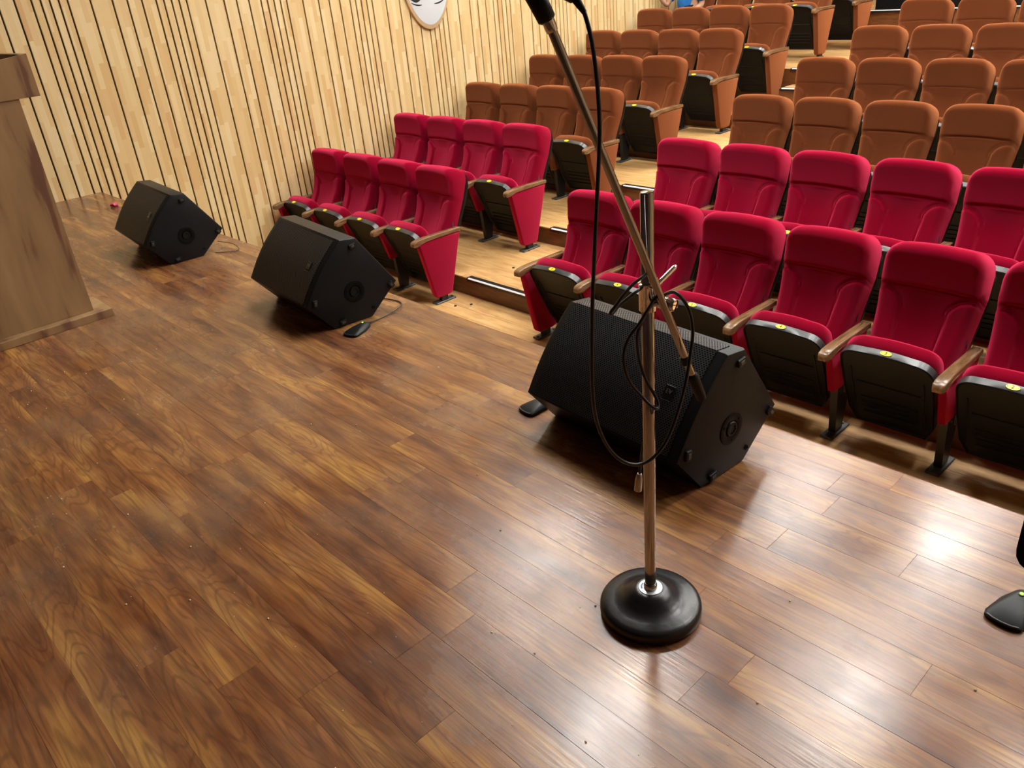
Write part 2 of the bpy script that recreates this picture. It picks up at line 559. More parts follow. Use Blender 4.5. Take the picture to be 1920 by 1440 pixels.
# ceiling lamps
LAMPS = [(-5.0, 2.4), (-3.2, 1.5), (-1.9, 2.9), (-2.05, 5.6), (-3.6, 5.2), (-6.3, 5.4), (-.3, 2.4), (-.3, 5.6), (1.6, 2.9), (1.6, 5.6),
         (-6.0, 8.6), (-4.2, 8.6), (-2.2, 8.6), (-.3, 8.6)]
bm = bmesh.new()
for a_ in ((-.17, -.15, -.62, .62), (.15, .17, -.62, .62), (-.15, .15, -.62, -.60), (-.15, .15, .60, .62)):
    box(bm, a_[0], a_[1], a_[2], a_[3], -.05, 0)
fr_me = mesh_of('lamp_frame', bm, M['alu'])
bm = bmesh.new()
box(bm, -.149, .149, -.599, .599, -.04, -.005)
df_me = mesh_of('lamp_diffuser', bm, M['lamp'])
for i, (x, y) in enumerate(LAMPS):
    root = empty('ceiling_lamp', (x, y, CEIL_Z - .002))
    obj('frame', fr_me, root)
    obj('diffuser', df_me, root)
    grp = lambda q: 0 if q < 4 else 1 if q < 7 else 2 if q < 10 else 3
    nx = sorted((q[0], q[1]) for q in LAMPS if grp(q[1]) == grp(y)).index((x, y)) + 1
    band = ('the front rows', 'the middle rows', 'the seventh row', 'the back tier')[grp(y)]
    tag(root, 'long white ceiling lamp above %s, %s from the slatted wall' % (band, ('nearest', 'second', 'third', 'fourth', 'fifth', 'sixth')[nx - 1]), 'ceiling lamp', 'ceiling lamps')

# ------------------------------------------------------------------ theatre seats
def build_backrest(mat):
    NU, NV = 60, 92
    H = .625
    bm = bmesh.new()

    def halfw(v): return .228 + .030 * min(1, v / .75) ** 1.2 - .004 * max(0, v - .75) / .25

    def ztop(u):
        au = abs(u)
        z = H - .018 * u * u
        if au > .64: z -= .088 * (1 - math.sqrt(max(0, 1 - ((au - .64) / .36) ** 2)))
        return z

    def surf(u, v):
        x = u * halfw(v)
        z = v * ztop(u)
        e = min(1 - abs(u), .22) / .22
        side = math.sqrt(max(0, 1 - (1 - e) ** 2.2))
        e2 = min(1 - v, .12) / .12
        tp = math.sqrt(max(0, 1 - (1 - e2) ** 2))
        d = .030 + .055 * side * (.25 + .75 * tp)
        d += .112 * max(0, (z - .18) / .42) ** 2 * tp * side ** .3 + .050 * max(0, 1 - z / .34) ** 2 * side
        ax = abs(x)
        seam = .395 - .010 * (ax / .24) ** 2
        # head cushion stands forward, lumbar centre sinks back
        d += .007 * (1 / (1 + math.exp(-(z - seam) / .006))) * tp * side
        g = 0
        g += .0075 * math.exp(-((z - seam) / .006) ** 2) * side
        # side bolsters
        arc_x, arc_z = .225, .345
        if z > .29:
            rr = math.hypot((ax - arc_x) / .100, (z - .27) / .085)
            dist = (rr - 1) * .09
        else:
            dist = (arc_x - .100 - .02 * (.29 - z) / .29) - ax
        inb = 1 / (1 + math.exp(dist / .006))
        d += .016 * inb * side
        if dist > -.05:
            g += .0095 * math.exp(-((dist - .004) / .0055) ** 2)
            if z > .26: g += .0065 * math.exp(-((dist - .020) / .005) ** 2)
        if z < seam - .02: d -= .012 * max(0, 1 - (ax / .12) ** 2) * min(1, (seam - z) / .08)
        return Vector((x, -(d - g), z))
    grid = [[bm.verts.new(surf(-1 + 2 * i / NU, j / NV)) for i in range(NU + 1)] for j in range(NV + 1)]
    back = {}
    for j in range(NV):
        for i in range(NU):
            bm.faces.new((grid[j][i], grid[j][i + 1], grid[j + 1][i + 1], grid[j + 1][i]))
    border = [grid[0][i] for i in range(NU + 1)] + [grid[j][NU] for j in range(1, NV + 1)] + [grid[NV][i] for i in range(NU - 1, -1, -1)] + [grid[j][0] for j in range(NV - 1, 0, -1)]
    bk = [bm.verts.new((v.co.x, .006, v.co.z)) for v in border]
    n = len(border)
    for i in range(n):
        bm.faces.new((border[i], bk[i], bk[(i + 1) % n], border[(i + 1) % n]))
    bm.faces.new(bk)
    outline = [(v.co.x, v.co.z) for v in border]
    me = mesh_of('backrest', bm, mat, 50)
    return me, outline


def scaled(outline, s, cx=0.0, cz=None, dx=0.0):
    zs = [p_[1] for p_ in outline]
    cz = (min(zs) + max(zs)) / 2 if cz is None else cz
    return [(cx + (x - cx) * s + dx, cz + (z - cz) * s) for x, z in outline]


back_me = {}
back_me['red'], outl = build_backrest(M['red'])
back_me['brown'], outl = build_backrest(M['brown'])
ol = outl[::4]
bm = bmesh.new()
loft(bm, [[Vector((x * 1.012, yy, z - .010)) for x, z in scaled(ol, s)] for s, yy in ((.975, .000), (.992, .003), (.994, .022), (.96, .042), (.86, .050))])
backshell_me = mesh_of('back_shell', bm, M['shell'], 40)

# tip-up seat pan: x across, z along the pan (0 = rear/lower edge), y = through thickness (front underside at 0)
def pan_outline(n=7):
    pts = []
    hb, hm, ht = .185, .225, .235
    pts += [(-hb, 0), (hb, 0), (hm, .10), (ht, .30)]
    for k in range(n + 1):
        a_ = k / n * math.pi / 2
        pts.append((ht - .09 + .09 * math.cos(a_), .482 + .076 * math.sin(a_)))
    pts += [(.06, .566), (0, .568), (-.06, .566)]
    for k in range(n, -1, -1):
        a_ = k / n * math.pi / 2
        pts.append((-(ht - .09 + .09 * math.cos(a_)), .482 + .076 * math.sin(a_)))
    pts += [(-ht, .30), (-hm, .10)]
    return pts


po = pan_outline()
bm = bmesh.new()
loft(bm, [[Vector((x, yy, z)) for x, z in scaled(po, s, cz=.29)] for s, yy in ((.955, .010), (.985, .0), (1.0, .006), (1.0, .046), (.97, .052))])
# raised border, pad line and ribs on the underside
for za, zb, hw in ((.325, .332, .165), (.205, .213, .15), (.165, .172, .15), (.125, .132, .15), (.085, .092, .145)):
    box(bm, -hw, hw, .004, .013, za, zb, .002)
for s in (-1, 1):
    box(bm, min(s * .18, s * .186), max(s * .18, s * .186), .004, .013, .08, .43, .002)
panshell_me = mesh_of('seat_shell', bm, [M['shell'], M['charcoal_lit_rim']], 35)
for p_ in panshell_me.polygons:
    if abs(p_.normal.y) < .5 and p_.normal.z > -.1 and p_.area > .0004: p_.material_index = 1  # rim of the same black shell, lamp light painted in as lighter colour
pan_me = {}
for k in ('red', 'brown'):
    bm = bmesh.new()
    loft(bm, [[Vector((x, yy, z)) for x, z in scaled(po, s, cz=.28)] for s, yy in
              ((.94, .045), (.985, .060), (1.005, .085), (.995, .116), (.945, .140), (.84, .150), (.5, .154))])
    pan_me[k] = mesh_of('seat_cushion', bm, M[k], 60)
bm = bmesh.new()
loft(bm, [[Vector((x, y_, zz)) for x, y_ in [(.029 * math.cos(k * math.pi / 10), .0150 * math.sin(k * math.pi / 10)) for k in range(20)]] for zz in (0, .0016)])
for s in (-1, 1):
    loft(bm, [[Vector((s * .023 + .0022 * math.cos(k * math.pi / 3), .0022 * math.sin(k * math.pi / 3), zz)) for k in range(6)] for zz in (.0014, .0022)])
plate_me = mesh_of('number_plate', bm, [M['yellow'], M['ink']])
for p_ in plate_me.polygons:
    if abs(p_.center.x) > .0195 and abs(p_.center.x) < .0265 and p_.center.z > .0017: p_.material_index = 1

# standard: arm, panel, leg, foot
bm = bmesh.new()
def rrect(cx, cz, w, h, y, r=.0065):
    pts = []
    r = min(r, w / 2 - .001, h / 2 - .001)
    for sx, sz, a0 in ((1, 1, 0), (-1, 1, 90), (-1, -1, 180), (1, -1, 270)):
        for k in range(4):
            a_ = math.radians(a0 + 30 * k)
            pts.append(Vector((cx + sx * (w / 2 - r) + r * math.cos(a_), y, cz + sz * (h / 2 - r) + r * math.sin(a_))))
    return pts
loft(bm, [rrect(0, cz, w, h, y) for y, cz, w, h in ((-.262, .556, .030, .014), (-.258, .557, .046, .030), (-.245, .560, .057, .044), (-.215, .564, .060, .050),
     (-.18, .571, .060, .043), (-.13, .576, .058, .036), (0, .576, .056, .034), (.15, .573, .055, .034), (.235, .572, .054, .034), (.242, .572, .048, .028))])
arm_me = mesh_of('armrest', bm, M['arm'], 40)
side_me = {}
tz = [(-.205, .552), (.222, .552), (.072, .062), (.045, .055), (-.085, .055), (-.105, .075)]
for k in ('red', 'brown'):
    bm = bmesh.new()
    loft(bm, [[Vector((x, a_, b_)) for a_, b_ in scaled(tz, s, cx=.02, cz=.33)] for s, x in ((.95, -.031), (.985, -.029), (1, -.024), (1, .024), (.985, .029), (.95, .031))])
    side_me[k] = mesh_of('side_panel', bm, M[k], 50)
inner_me = {}
tz2 = [(-.185, .552), (.215, .552), (.150, .30), (-.110, .30)]
for k in ('red', 'brown'):
    bm = bmesh.new()
    loft(bm, [[Vector((x, a_, b_)) for a_, b_ in scaled(tz2, s, cx=.02, cz=.42)] for s, x in ((.95, -.022), (1, -.018), (1, .018), (.95, .022))])
    inner_me[k] = mesh_of('inner_panel', bm, M[k], 50)
bm = bmesh.new()
loft(bm, [[Vector((x, a_, b_)) for a_, b_ in ((-.075, .33), (.085, .33), (.030, .012), (-.045, .012))] for x in (-.020, .020)])
upright_me = mesh_of('upright', bm, M['iron'])
bm = bmesh.new()
box(bm, -.022, .022, -.045, .025, .012, .10, .004)
leg_me = mesh_of('leg', bm, M['iron'])
bm = bmesh.new()
box(bm, -.036, .036, -.115, .098, 0, .014, .004)
for yy in (-.095, .078):
    lathe(bm, [(.010, .013), (.010, .020), (.006, .022)], 8, (0, yy, 0))
foot_me = mesh_of('foot_plate', bm, M['foot'])
bm = bmesh.new()
box(bm, -.012, .012, -.03, .05, .27, .335, .006)
hinge_me = mesh_of('hinge_bracket', bm, M['iron'])
bm = bmesh.new()
box(bm, -.0025, .0025, -.006, .004, -.022, .022, .001)
cloth_tag_me = mesh_of('fabric_tag', bm, M['foot'])

SEAT_TILT = math.atan2(.230, .520)
BACK_TILT = math.radians(21)
digit_me = {}


def make_chair(x, y, z, kind, label, group, left_std, number=None, lowered=False, last=False):
    jit = random.uniform(-.012, .012)
    root = empty('theatre_seat', (x, y, z))
    tag(root, label, 'seat', group)
    obj('backrest', back_me[kind], root, (0, .204, .432), (-BACK_TILT, 0, 0))
    obj('back_shell', backshell_me, root, (0, .210, .432), (-BACK_TILT, 0, 0))
    tl = SEAT_TILT + jit
    if lowered:
        loc, tl = (0, .16, .40), math.radians(86)
    else:
        loc = (0, .028, .100)
    rot = Matrix.Rotation(tl, 4, 'X')
    obj('seat_shell', panshell_me, root, loc, (tl, 0, 0))
    obj('seat_cushion', pan_me[kind], root, loc, (tl, 0, 0))
    # number plate on the upper rim
    pl = Vector(loc) + rot @ Vector((0, .026, .5702))
    p_ = obj('number_plate', plate_me, root, pl, (tl, 0, 0))
    if number is not None:
        if number not in digit_me: digit_me[number] = text_mesh(str(number), .026, M['ink'])
        obj('printed_numeral', digit_me[number], p_, (0, 0, .0021))
    br = Matrix.Rotation(-BACK_TILT, 4, 'X')
    tp = Vector((0, .204, .432)) + br @ Vector((.236, -.045, .165))
    obj('fabric_tag', cloth_tag_me, root, tp, (-BACK_TILT, 0, .4))
    for s in ([-1, 1] if left_std else [1]):
        xx = s * P / 2
        end = (s < 0) or last
        obj('armrest', arm_me, root, (xx, 0, 0))
        obj('side_panel', (side_me if end else inner_me)[kind], root, (xx, 0, 0))
        obj('leg', leg_me if end else upright_me, root, (xx, 0, 0))
        obj('foot_plate', foot_me, root, (xx, 0, 0))
        for q in ([-s] if end else [-1, 1]):
            obj('hinge_bracket', hinge_me, root, (xx + q * .038, 0, 0))
    return root


cnt = {1: 'first', 2: 'second', 3: 'third', 4: 'fourth', 5: 'fifth', 6: 'sixth', 7: 'seventh'}
for r in range(1, 9):
    kind = 'red' if r <= 2 else 'brown'
    cname = 'red velvet' if r <= 2 else 'rust brown velvet'
    for i in range(1, 5):
        if r == 8 and i < 3: continue
        lab = '%s tip-up seat, %s from the slatted wall, %s row of left block' % (cname, cnt[i], ordn[r])
        make_chair(L0 + (i - .5) * P, ROW_Y[r], ROW_Z[r], kind, lab, '%s seats of the left block' % ('red' if r <= 2 else 'brown'), i == 1 or (r == 8 and i == 3), lowered=(r == 7 and i == 1), last=(i == 4))
NR = {1: 7, 2: 7, 3: 6, 4: 5, 5: 5, 6: 4}
for r in range(1, 7):
    kind = 'red' if r <= 2 else 'brown'
    cname = 'red velvet' if r <= 2 else 'rust brown velvet'
    for i in range(1, NR[r] + 1):
        num = 8 - i if r == 1 else None
        if r == 1:
            lab = 'red velvet tip-up seat numbered %d, %s from the aisle, front row of right block' % (num, cnt[i])
        else:
            lab = '%s tip-up seat, %s from the aisle, %s row of right block' % (cname, cnt[i], ordn[r])
        make_chair(R0 + (i - .5) * P, ROW_Y[r], ROW_Z[r], kind, lab, '%s seats of the right block' % ('red' if r <= 2 else 'brown'), i == 1, num, last=(i == 7))
for i in range(1, 7):
    make_chair(-5.45 + (i - .5) * P, ROW_Y[9], ROW_Z[9], 'brown', 'rust brown seat, %s from the left, on the raised back tier' % cnt[i], 'brown seats of the back tier', i == 1)

bm_root = empty('low_barrier', (-5.5, EDGE[9] + .11, ROW_Z[9]))
tag(bm_root, 'black low barrier along the front of the raised back tier', 'barrier')
bm = bmesh.new()
box(bm, 0, .93, -.008, .008, 0, .48, .003)
bp_me = mesh_of('barrier_panel', bm, M['shell'])
for k in range(9):
    obj('panel', bp_me, bm_root, (k * .94, 0, 0))
bm = bmesh.new()
box(bm, 0, 9 * .94, -.02, .02, .48, .51, .006)
obj('top_rail', mesh_of('barrier_rail', bm, M['iron']), bm_root)

# ------------------------------------------------------------------ stage monitors
SP = {'F': (0, 0), 'E': (.205, 0), 'C': (.362, .136), 'B': (.186, .394), 'A': (.105, .404), 'G': (-.115, .142)}
SPL = .655


def inset_poly(pts, d):
    n = len(pts)
    out = []
    for i in range(n):
        p0, p1, p2 = Vector(pts[i - 1]), Vector(pts[i]), Vector(pts[(i + 1) % n])
        e1, e2 = (p1 - p0).normalized(), (p2 - p1).normalized()
        n1, n2 = Vector((-e1.y, e1.x)), Vector((-e2.y, e2.x))
        b = (n1 + n2)
        b = b / max(.35, b.dot(n1)) if b.length > 0 else n1
        out.append(p1 + b * d)
    return out


poly = [SP[k] for k in 'FECBAG']
# bow the front (A to G) slightly outward
front = []
A_, G_ = Vector(SP['A']), Vector(SP['G'])
nrm = Vector((G_.y - A_.y, A_.x - G_.x)).normalized()
if nrm.x > 0: nrm = -nrm
for k in range(1, 7):
    q = k / 7
    front.append(A_.lerp(G_, q) + nrm * .016 * math.sin(math.pi * q))
fullpoly = [Vector(SP[k]) for k in 'FECBA'] + front + [G_]


def cab_ring(d, x):
    return [Vector((x, q.x, q.y)) for q in inset_poly(fullpoly, d)]


bm = bmesh.new()
loft(bm, [cab_ring(.010, 0), cab_ring(.003, -.003), cab_ring(0, -.010), cab_ring(0, -SPL + .010), cab_ring(.003, -SPL + .003), cab_ring(.010, -SPL)])
cab_me = mesh_of('cabinet', bm, M['cab'], 25)


def grille_mesh(path, x0, x1, lift=.003):
    me = bpy.data.meshes.new('grille')
    vs, fs, uvs = [], [], []
    path = [Vector(q) for q in path]
    acc = 0
    nn = []
    for i, q in enumerate(path):
        tdir = (path[min(i + 1, len(path) - 1)] - path[max(i - 1, 0)]).normalized()
        nv = Vector((tdir.y, -tdir.x))
        nn.append(nv)
    s = 1 if nn[len(nn) // 2].x < 0 else -1
    for i, q in enumerate(path):
        if i: acc += (path[i] - path[i - 1]).length
        for lf, off in ((lift, 0), (-.002, 0)):
            w = q + nn[i] * s * lf
            for xx in (x0, x1):
                vs.append((xx, w.x, w.y))
                uvs.append((xx + 1, acc + .5))
    n = len(path)
    for i in range(n - 1):
        a_, b_ = i * 4, (i + 1) * 4
        fs.append((a_, a_ + 1, b_ + 1, b_))
        fs.append((a_ + 2, b_ + 2, b_ + 3, a_ + 3))
        fs.append((a_, b_, b_ + 2, a_ + 2))
        fs.append((a_ + 1, a_ + 3, b_ + 3, b_ + 1))
    fs.append((0, 2, 3, 1))
    e_ = (n - 1) * 4
    fs.append((e_, e_ + 1, e_ + 3, e_ + 2))
    me.from_pydata(vs, [], fs)
    ul = me.uv_layers.new(name='UVMap')
    for lp in me.loops: ul.data[lp.index].uv = uvs[lp.vertex_index]
    me.materials.append(M['grille'])
    bm_ = bmesh.new(); bm_.from_mesh(me)
    bmesh.ops.recalc_face_normals(bm_, faces=bm_.faces)
    bm_.to_mesh(me); bm_.free()
    return finish(me, 30)


gp = [Vector(SP['B']).lerp(A_, .28)] + [A_] + front + [G_.lerp(front[-1], .15)]
gp2 = [A_.lerp(front[0], .25)] + front + [G_.lerp(front[-1], .15)]
grille_top_me = grille_mesh(gp, -SPL + .035, -.040)
grille_me = grille_mesh(gp2, -SPL + .035, -.040)
bm = bmesh.new()
lathe(bm, [(.052, -.001), (.052, .002), (.046, .003), (.030, .0025), (.027, .001), (.0255, -.0005)], 28, (0, 0, 0), (1, 0, 0))
for k in range(3):
    a_ = k * 2.094 + .6
    lathe(bm, [(.004, .002), (.004, .0045), (.002, .005)], 8, (0, .040 * math.cos(a_), .040 * math.sin(a_)), (1, 0, 0))
cup_me = mesh_of('pole_cup', bm, M['dull'], 30)
bm = bmesh.new()
lathe(bm, [(.024, .0005), (.0225, .004), (.019, .004), (.0185, .001)], 24, (0, 0, 0), (1, 0, 0))
for k in range(10):
    a_ = k * .628
    box_c = Vector((.003, .017 * math.cos(a_), .017 * math.sin(a_)))
    lathe(bm, [(.003, 0), (.003, .002)], 6, box_c, (1, 0, 0))
cupin_me = mesh_of('pole_socket', bm, M['rubber'], 30)
bm = bmesh.new()
for (y0, y1, z0, z1) in ((-.017, .017, -.012, .012),):
    box(bm, -.001, .010, y0, y1, z0, z1, .0035, 2)
padfoot_me = mesh_of('rubber_foot', bm, M['rubber'])
bm = bmesh.new()
box(bm, .0085, .0115, -.009, .009, -.006, .006, .0012)
padslot_me = mesh_of('foot_insert', bm, M['charcoal_lit_rim'])
bm = bmesh.new()
lathe(bm, [(.009, -.001), (.009, .002), (.005, .003), (.003, .001)], 14, (0, 0, 0), (1, 0, 0))
knob_me = mesh_of('screw_socket', bm, M['dull'], 30)
badge_ev = text_mesh('EV', .020, M['badge_ink'], .0005)
badge_sub = text_mesh('Electro-Voice', .0065, M['badge_ink'], .0003)
bm = bmesh.new()
box(bm, -.019, .019, -.019, .019, 0, .003, .001)
badge_me = mesh_of('badge', bm, M['badge'])


def monitor(F, yaw, label, with_top):
    root = empty('stage_monitor', (F[0], F[1], 0), -math.radians(yaw))
    tag(root, label, 'speaker', 'stage monitors')
    obj('cabinet', cab_me, root)
    obj('grille', grille_top_me if with_top else grille_me, root)
    c_ = obj('pole_cup', cup_me, root, (.0005, .131, .150))
    obj('pole_socket', cupin_me, c_, (0.001, 0, 0))
    for (a_, z, rx) in ((.160, .362, .15), (.325, .128, -.95), (-.072, .152, 1.45), (.045, .024, .18)):
        pf = obj('rubber_foot', padfoot_me, root, (0, a_, z), (rx, 0, 0))
        obj('foot_insert', padslot_me, pf)
    obj('screw_socket', knob_me, root, (0, .213, .045))
    # badge on the grille near its right end, low on the slope
    q = front[2].lerp(front[3], .3)
    tdir = (front[4] - front[2]).normalized()
    ang = math.atan2(-tdir.y, -tdir.x)       # slope direction upward
    n2 = Vector((-math.sin(ang), math.cos(ang)))
    b_ = obj('logo_badge', badge_me, root, (-.115, q.x + n2.x * .0035, q.y + n2.y * .0035), (ang, 0, 0))
    obj('logo_lettering', badge_ev, b_, (0, 0, .0032))
    obj('logo_lettering', badge_sub, b_, (0, -.026, .0032))
    return root


monitor((-1.124, -.431), 4.0, 'black wedge stage monitor standing behind the chrome microphone stand', True)
monitor((-3.140, -.435), 5.0, 'black wedge stage monitor beside the front row of the left block', False)
monitor((-4.890, -.490), 4.0, 'black wedge stage monitor farthest away, beside the slatted wall', False)

# ------------------------------------------------------------------ boundary microphones
bm = bmesh.new()
def bmic_ring(s, z, front_cut=0.0):
    pts = []
    for x, y in ((-.040, -.062), (-.030, -.070), (0, -.0735), (.030, -.070), (.040, -.062), (.043, -.050), (.036, .010), (.022, .055), (.012, .066), (-.012, .066), (-.022, .055), (-.036, .010), (-.043, -.050)):
        pts.append(Vector((x * s, y * s + front_cut, z)))
    return pts
loft(bm, [bmic_ring(.97, 0), bmic_ring(1, .003), bmic_ring(1, .009), bmic_ring(.93, .013, .002), bmic_ring(.62, .022, .016), bmic_ring(.30, .028, .026)])
bmic_me = mesh_of('mic_body', bm, M['dkplastic'], 35)
bm = bmesh.new()
tube(bm, [(-.034, -.0640, .0105), (-.02, -.0695, .0105), (0, -.0715, .0105), (.02, -.0695, .0105), (.034, -.0640, .0105)], .0028, 8)
blip_me = mesh_of('front_lip', bm, M['charcoal_lit_rim'], 50)
bm = bmesh.new()
lathe(bm, [(.0065, 0), (.0065, .0025), (.004, .003)], 12)
bring_me = mesh_of('led_ring', bm, M['foot'])
bm = bmesh.new()
lathe(bm, [(.0042, 0), (.0042, .0038), (.002, .0045)], 12)
bled_me = mesh_of('status_light', bm, M['led'])
bm = bmesh.new()
tube(bm, [(0, .060, .010), (0, .080, .010), (0, .092, .010)], [.006, .0055, .0035], 8)
bboot_me = mesh_of('cable_boot', bm, M['cable'], 40)


def bmic(loc, rz, label, cable):
    root = empty('boundary_microphone', loc, rz)
    tag(root, label, 'microphone', 'boundary microphones')
    obj('mic_body', bmic_me, root)
    obj('front_lip', blip_me, root)
    o = obj('led_ring', bring_me, root, (0, .030, .0275))
    obj('status_light', bled_me, o, (0, 0, .0008))
    obj('cable_boot', bboot_me, root)
    inv = (Matrix.Translation(loc) @ Matrix.Rotation(rz, 4, 'Z')).inverted()
    bm = bmesh.new()
    pts = [Vector((0, .090, .010)), Vector((0, .125, .005))] + [inv @ Vector(q) for q in cable]
    tube(bm, spline(pts, 6), .0028, 8)
    obj('cable', mesh_of('mic_lead', bm, M['cable'], 60), root)


bmic((-3.030, -.375, 0), math.radians(14), 'black boundary microphone with green light beside the middle stage monitor',
     [(-3.075, -.16, .004), (-3.105, -.075, .008), (-3.165, -.045, .004), (-3.23, -.055, .004), (-3.30, -.075, .004)])
bmic((-1.862, -.375, 0), math.radians(-8), 'black boundary microphone tucked under the left end of the nearest monitor',
     [(-1.84, -.20, .004), (-1.83, -.10, .004), (-1.80, -.05, .004), (-1.70, -.03, .004)])
bmic((-.297, -.385, 0), math.radians(-4), 'black boundary microphone with green light at the right edge of stage',
     [(-.28, -.22, .004), (-.22, -.12, .004), (-.10, -.06, .004), (.1, -.05, .004)])
# stray lead behind the far monitor
bm = bmesh.new()
tube(bm, spline([(-4.93, -.16, .05), (-4.86, -.10, .03), (-4.80, -.09, .004), (-4.78, -.14, .004), (-4.86, -.22, .004)], 6), .0022, 8)
tag(obj('cable', mesh_of('thin_lead', bm, M['cable'], 60)), 'thin lead curling from behind the farthest stage monitor', 'cable')

# ------------------------------------------------------------------ microphone stands
base_prof = [(.115, 0), (.1225, .004), (.1235, .012), (.1225, .024), (.1180, .031), (.108, .0345), (.090, .0375), (.076, .041), (.064, .048), (.052, .059), (.042, .066), (.036, .069), (.030, .0695)]


def mic_stand(base, joint, top, low, label, handle=None, clip_to=None):
    bx, by = base
    root = empty('microphone_stand', (bx, by, 0))
    tag(root, label, 'mic stand', 'microphone stands')
    O = Vector((bx, by, 0))
    bm = bmesh.new()
    lathe(bm, base_prof, 56)
    bo = obj('base', mesh_of('cast_base', bm, M['castiron'], 50), root)
    bm = bmesh.new()
    lathe(bm, [(.0285, .0690), (.0285, .0712), (.027, .0716)], 32)
    st = obj('sticker_ring', mesh_of('sticker_ring', bm, M['sticker'], 30), bo)
    # small print on the sticker
    bm = bmesh.new()
    for k in range(7):
        a_ = 3.3 + k * .13
        c_ = Vector((.0215 * math.cos(a_), .0215 * math.sin(a_), .0717))
        box(bm, c_.x - .0016, c_.x + .0016, c_.y - .0016, c_.y + .0016, c_.z, c_.z + .0004)
    obj('printed_mark', mesh_of('sticker_print', bm, M['blueprint']), bo)
    bm = bmesh.new()
    lathe(bm, [(.0165, .0710), (.0165, .080), (.0145, .084)], 24)
    obj('collar', mesh_of('collar', bm, M['chrome'], 30), root)
    pole_top = 1.034
    bm = bmesh.new()
    lathe(bm, [(.0132, .080), (.0132, pole_top - .003), (.0118, pole_top), (.004, pole_top + .0012)], 28)
    obj('pole', mesh_of('pole', bm, M['chrome'], 40), root)
    J = Vector(joint)
    zc = J.z + .008
    bm = bmesh.new()
    lathe(bm, [(.0145, zc - .030), (.0175, zc - .028), (.0178, zc + .022), (.0190, zc + .024), (.0190, zc + .030), (.0145, zc + .031)], 28)
    obj('clamp_sleeve', mesh_of('clamp_sleeve', bm, M['chrome2'], 40), root)
    # arm to the swivel joint
    J0 = Vector((0, 0, zc - .006))
    Jl = J - O
    bm = bmesh.new()
    dv = (Vector((Jl.x, Jl.y, J0.z)) - J0)
    dirh = dv.normalized()
    tube(bm, [J0 + dirh * .012, J0 + dirh * dv.length * .6, Jl - dirh * .004], [.0125, .0110, .0120], 18)
    obj('swivel_arm', mesh_of('swivel_arm', bm, M['chrome'], 50), root)
    T, Lw = Vector(top), Vector(low)
    bd = (T - Lw).normalized()
    side = bd.cross(dirh).normalized()
    bm = bmesh.new()
    out = dirh
    lathe(bm, [(.010, -.018), (.0130, -.016), (.0135, .012), (.0115, .017), (.005, .018)], 22, Jl + side * .0, out)
    obj('swivel_joint', mesh_of('swivel_joint', bm, M['chrome2'], 40), root)
    bm = bmesh.new()
    tube(bm, [Lw - O, T - O], .0081, 18)
    obj('boom', mesh_of('boom', bm, M['chrome'], 60), root)
    # rubber grip on the lower end
    bm = bmesh.new()
    gl = Lw - O
    tube(bm, [gl + bd * .022, gl + bd * .016, gl + bd * .010, gl - bd * .040, gl - bd * .048, gl - bd * .051], [.0075, .0115, .0122, .0112, .0098, .004], 18)
    obj('grip', mesh_of('grip', bm, M['rubber'], 40), root)
    bm = bmesh.new()
    cg = gl + bd * .058
    tube(bm, [cg - bd * .008, cg - bd * .007, cg + bd * .007, cg + bd * .008], [.0095, .0125, .0125, .0095], 18)
    obj('cable_clip', mesh_of('cable_clip', bm, M['rubber'], 40), root)
    if handle:
        ha, hb = Vector(handle[0]) - O, Vector(handle[1]) - O
        bm = bmesh.new()
        tube(bm, [ha, ha.lerp(hb, .93), hb], [.0052, .0058, .0035], 14)
        obj('clamp_lever', mesh_of('clamp_lever', bm, M['chrome2'], 50), root)
    # threaded end and rubber microphone holder
    bm = bmesh.new()
    tt = T - O
    tube(bm, [tt - bd * .006, tt, tt + bd * .012, tt + bd * .014], [.0095, .0105, .0105, .008], 18)
    obj('threaded_end', mesh_of('threaded_end', bm, M['chrome2'], 40), root)
    if clip_to is not None:
        ct = Vector(clip_to) - O
        cd = (ct - tt).normalized()
        a0 = tt + cd * .010
        bm = bmesh.new()
        tube(bm, [a0, a0 + cd * .004, a0 + cd * .030, a0 + cd * .055, a0 + cd * .075, a0 + cd * .080], [.0105, .0150, .0160, .0175, .0165, .010], 20)
        # flat thumb recess edge
        obj('microphone_holder', mesh_of('mic_holder', bm, M['dkplastic'], 50), root)
    return root


B1 = (-.930, -.930)
J1 = at(1252, 570, 1.575)
T1 = at(1033, 52, 1.28)
D1 = (T1 - J1)
# boom runs past the joint on the camera side
boom_off = at(1242, 566, 1.558)
LOW1 = at(1312, 706, 1.655)
dirb = (T1 - boom_off).normalized()
LOW1 = boom_off - dirb * .205
CLIP1 = at(1005, -5, 1.262)
mic_stand(B1, J1, T1, LOW1, 'chrome boom microphone stand on a round black cast iron base',
          handle=(at(1219, 547, 1.605), at(1267, 499, 1.63)), clip_to=CLIP1)

# handheld microphone held above the frame
cd = (CLIP1 - T1).normalized()
mc = T1 + cd * .098
tail = at(1079, -6, 1.235)
mdir = (mc - tail).normalized()
root = empty('microphone', mc)
tag(root, 'black handheld microphone held at the top of the boom', 'microphone')
bm = bmesh.new()
tube(bm, [tail - mc, tail - mc + mdir * .003, mdir * .0, mdir * .07], [.009, .0115, .0135, .017], 18)
obj('handle', mesh_of('mic_handle', bm, M['dkplastic'], 50), root)
bm = bmesh.new()
tube(bm, [mdir * .070, mdir * .076, mdir * .095, mdir * .115, mdir * .122], [.018, .024, .0255, .018, .006], 18)
obj('mesh_head', mesh_of('mic_head', bm, M['foot'], 50), root)

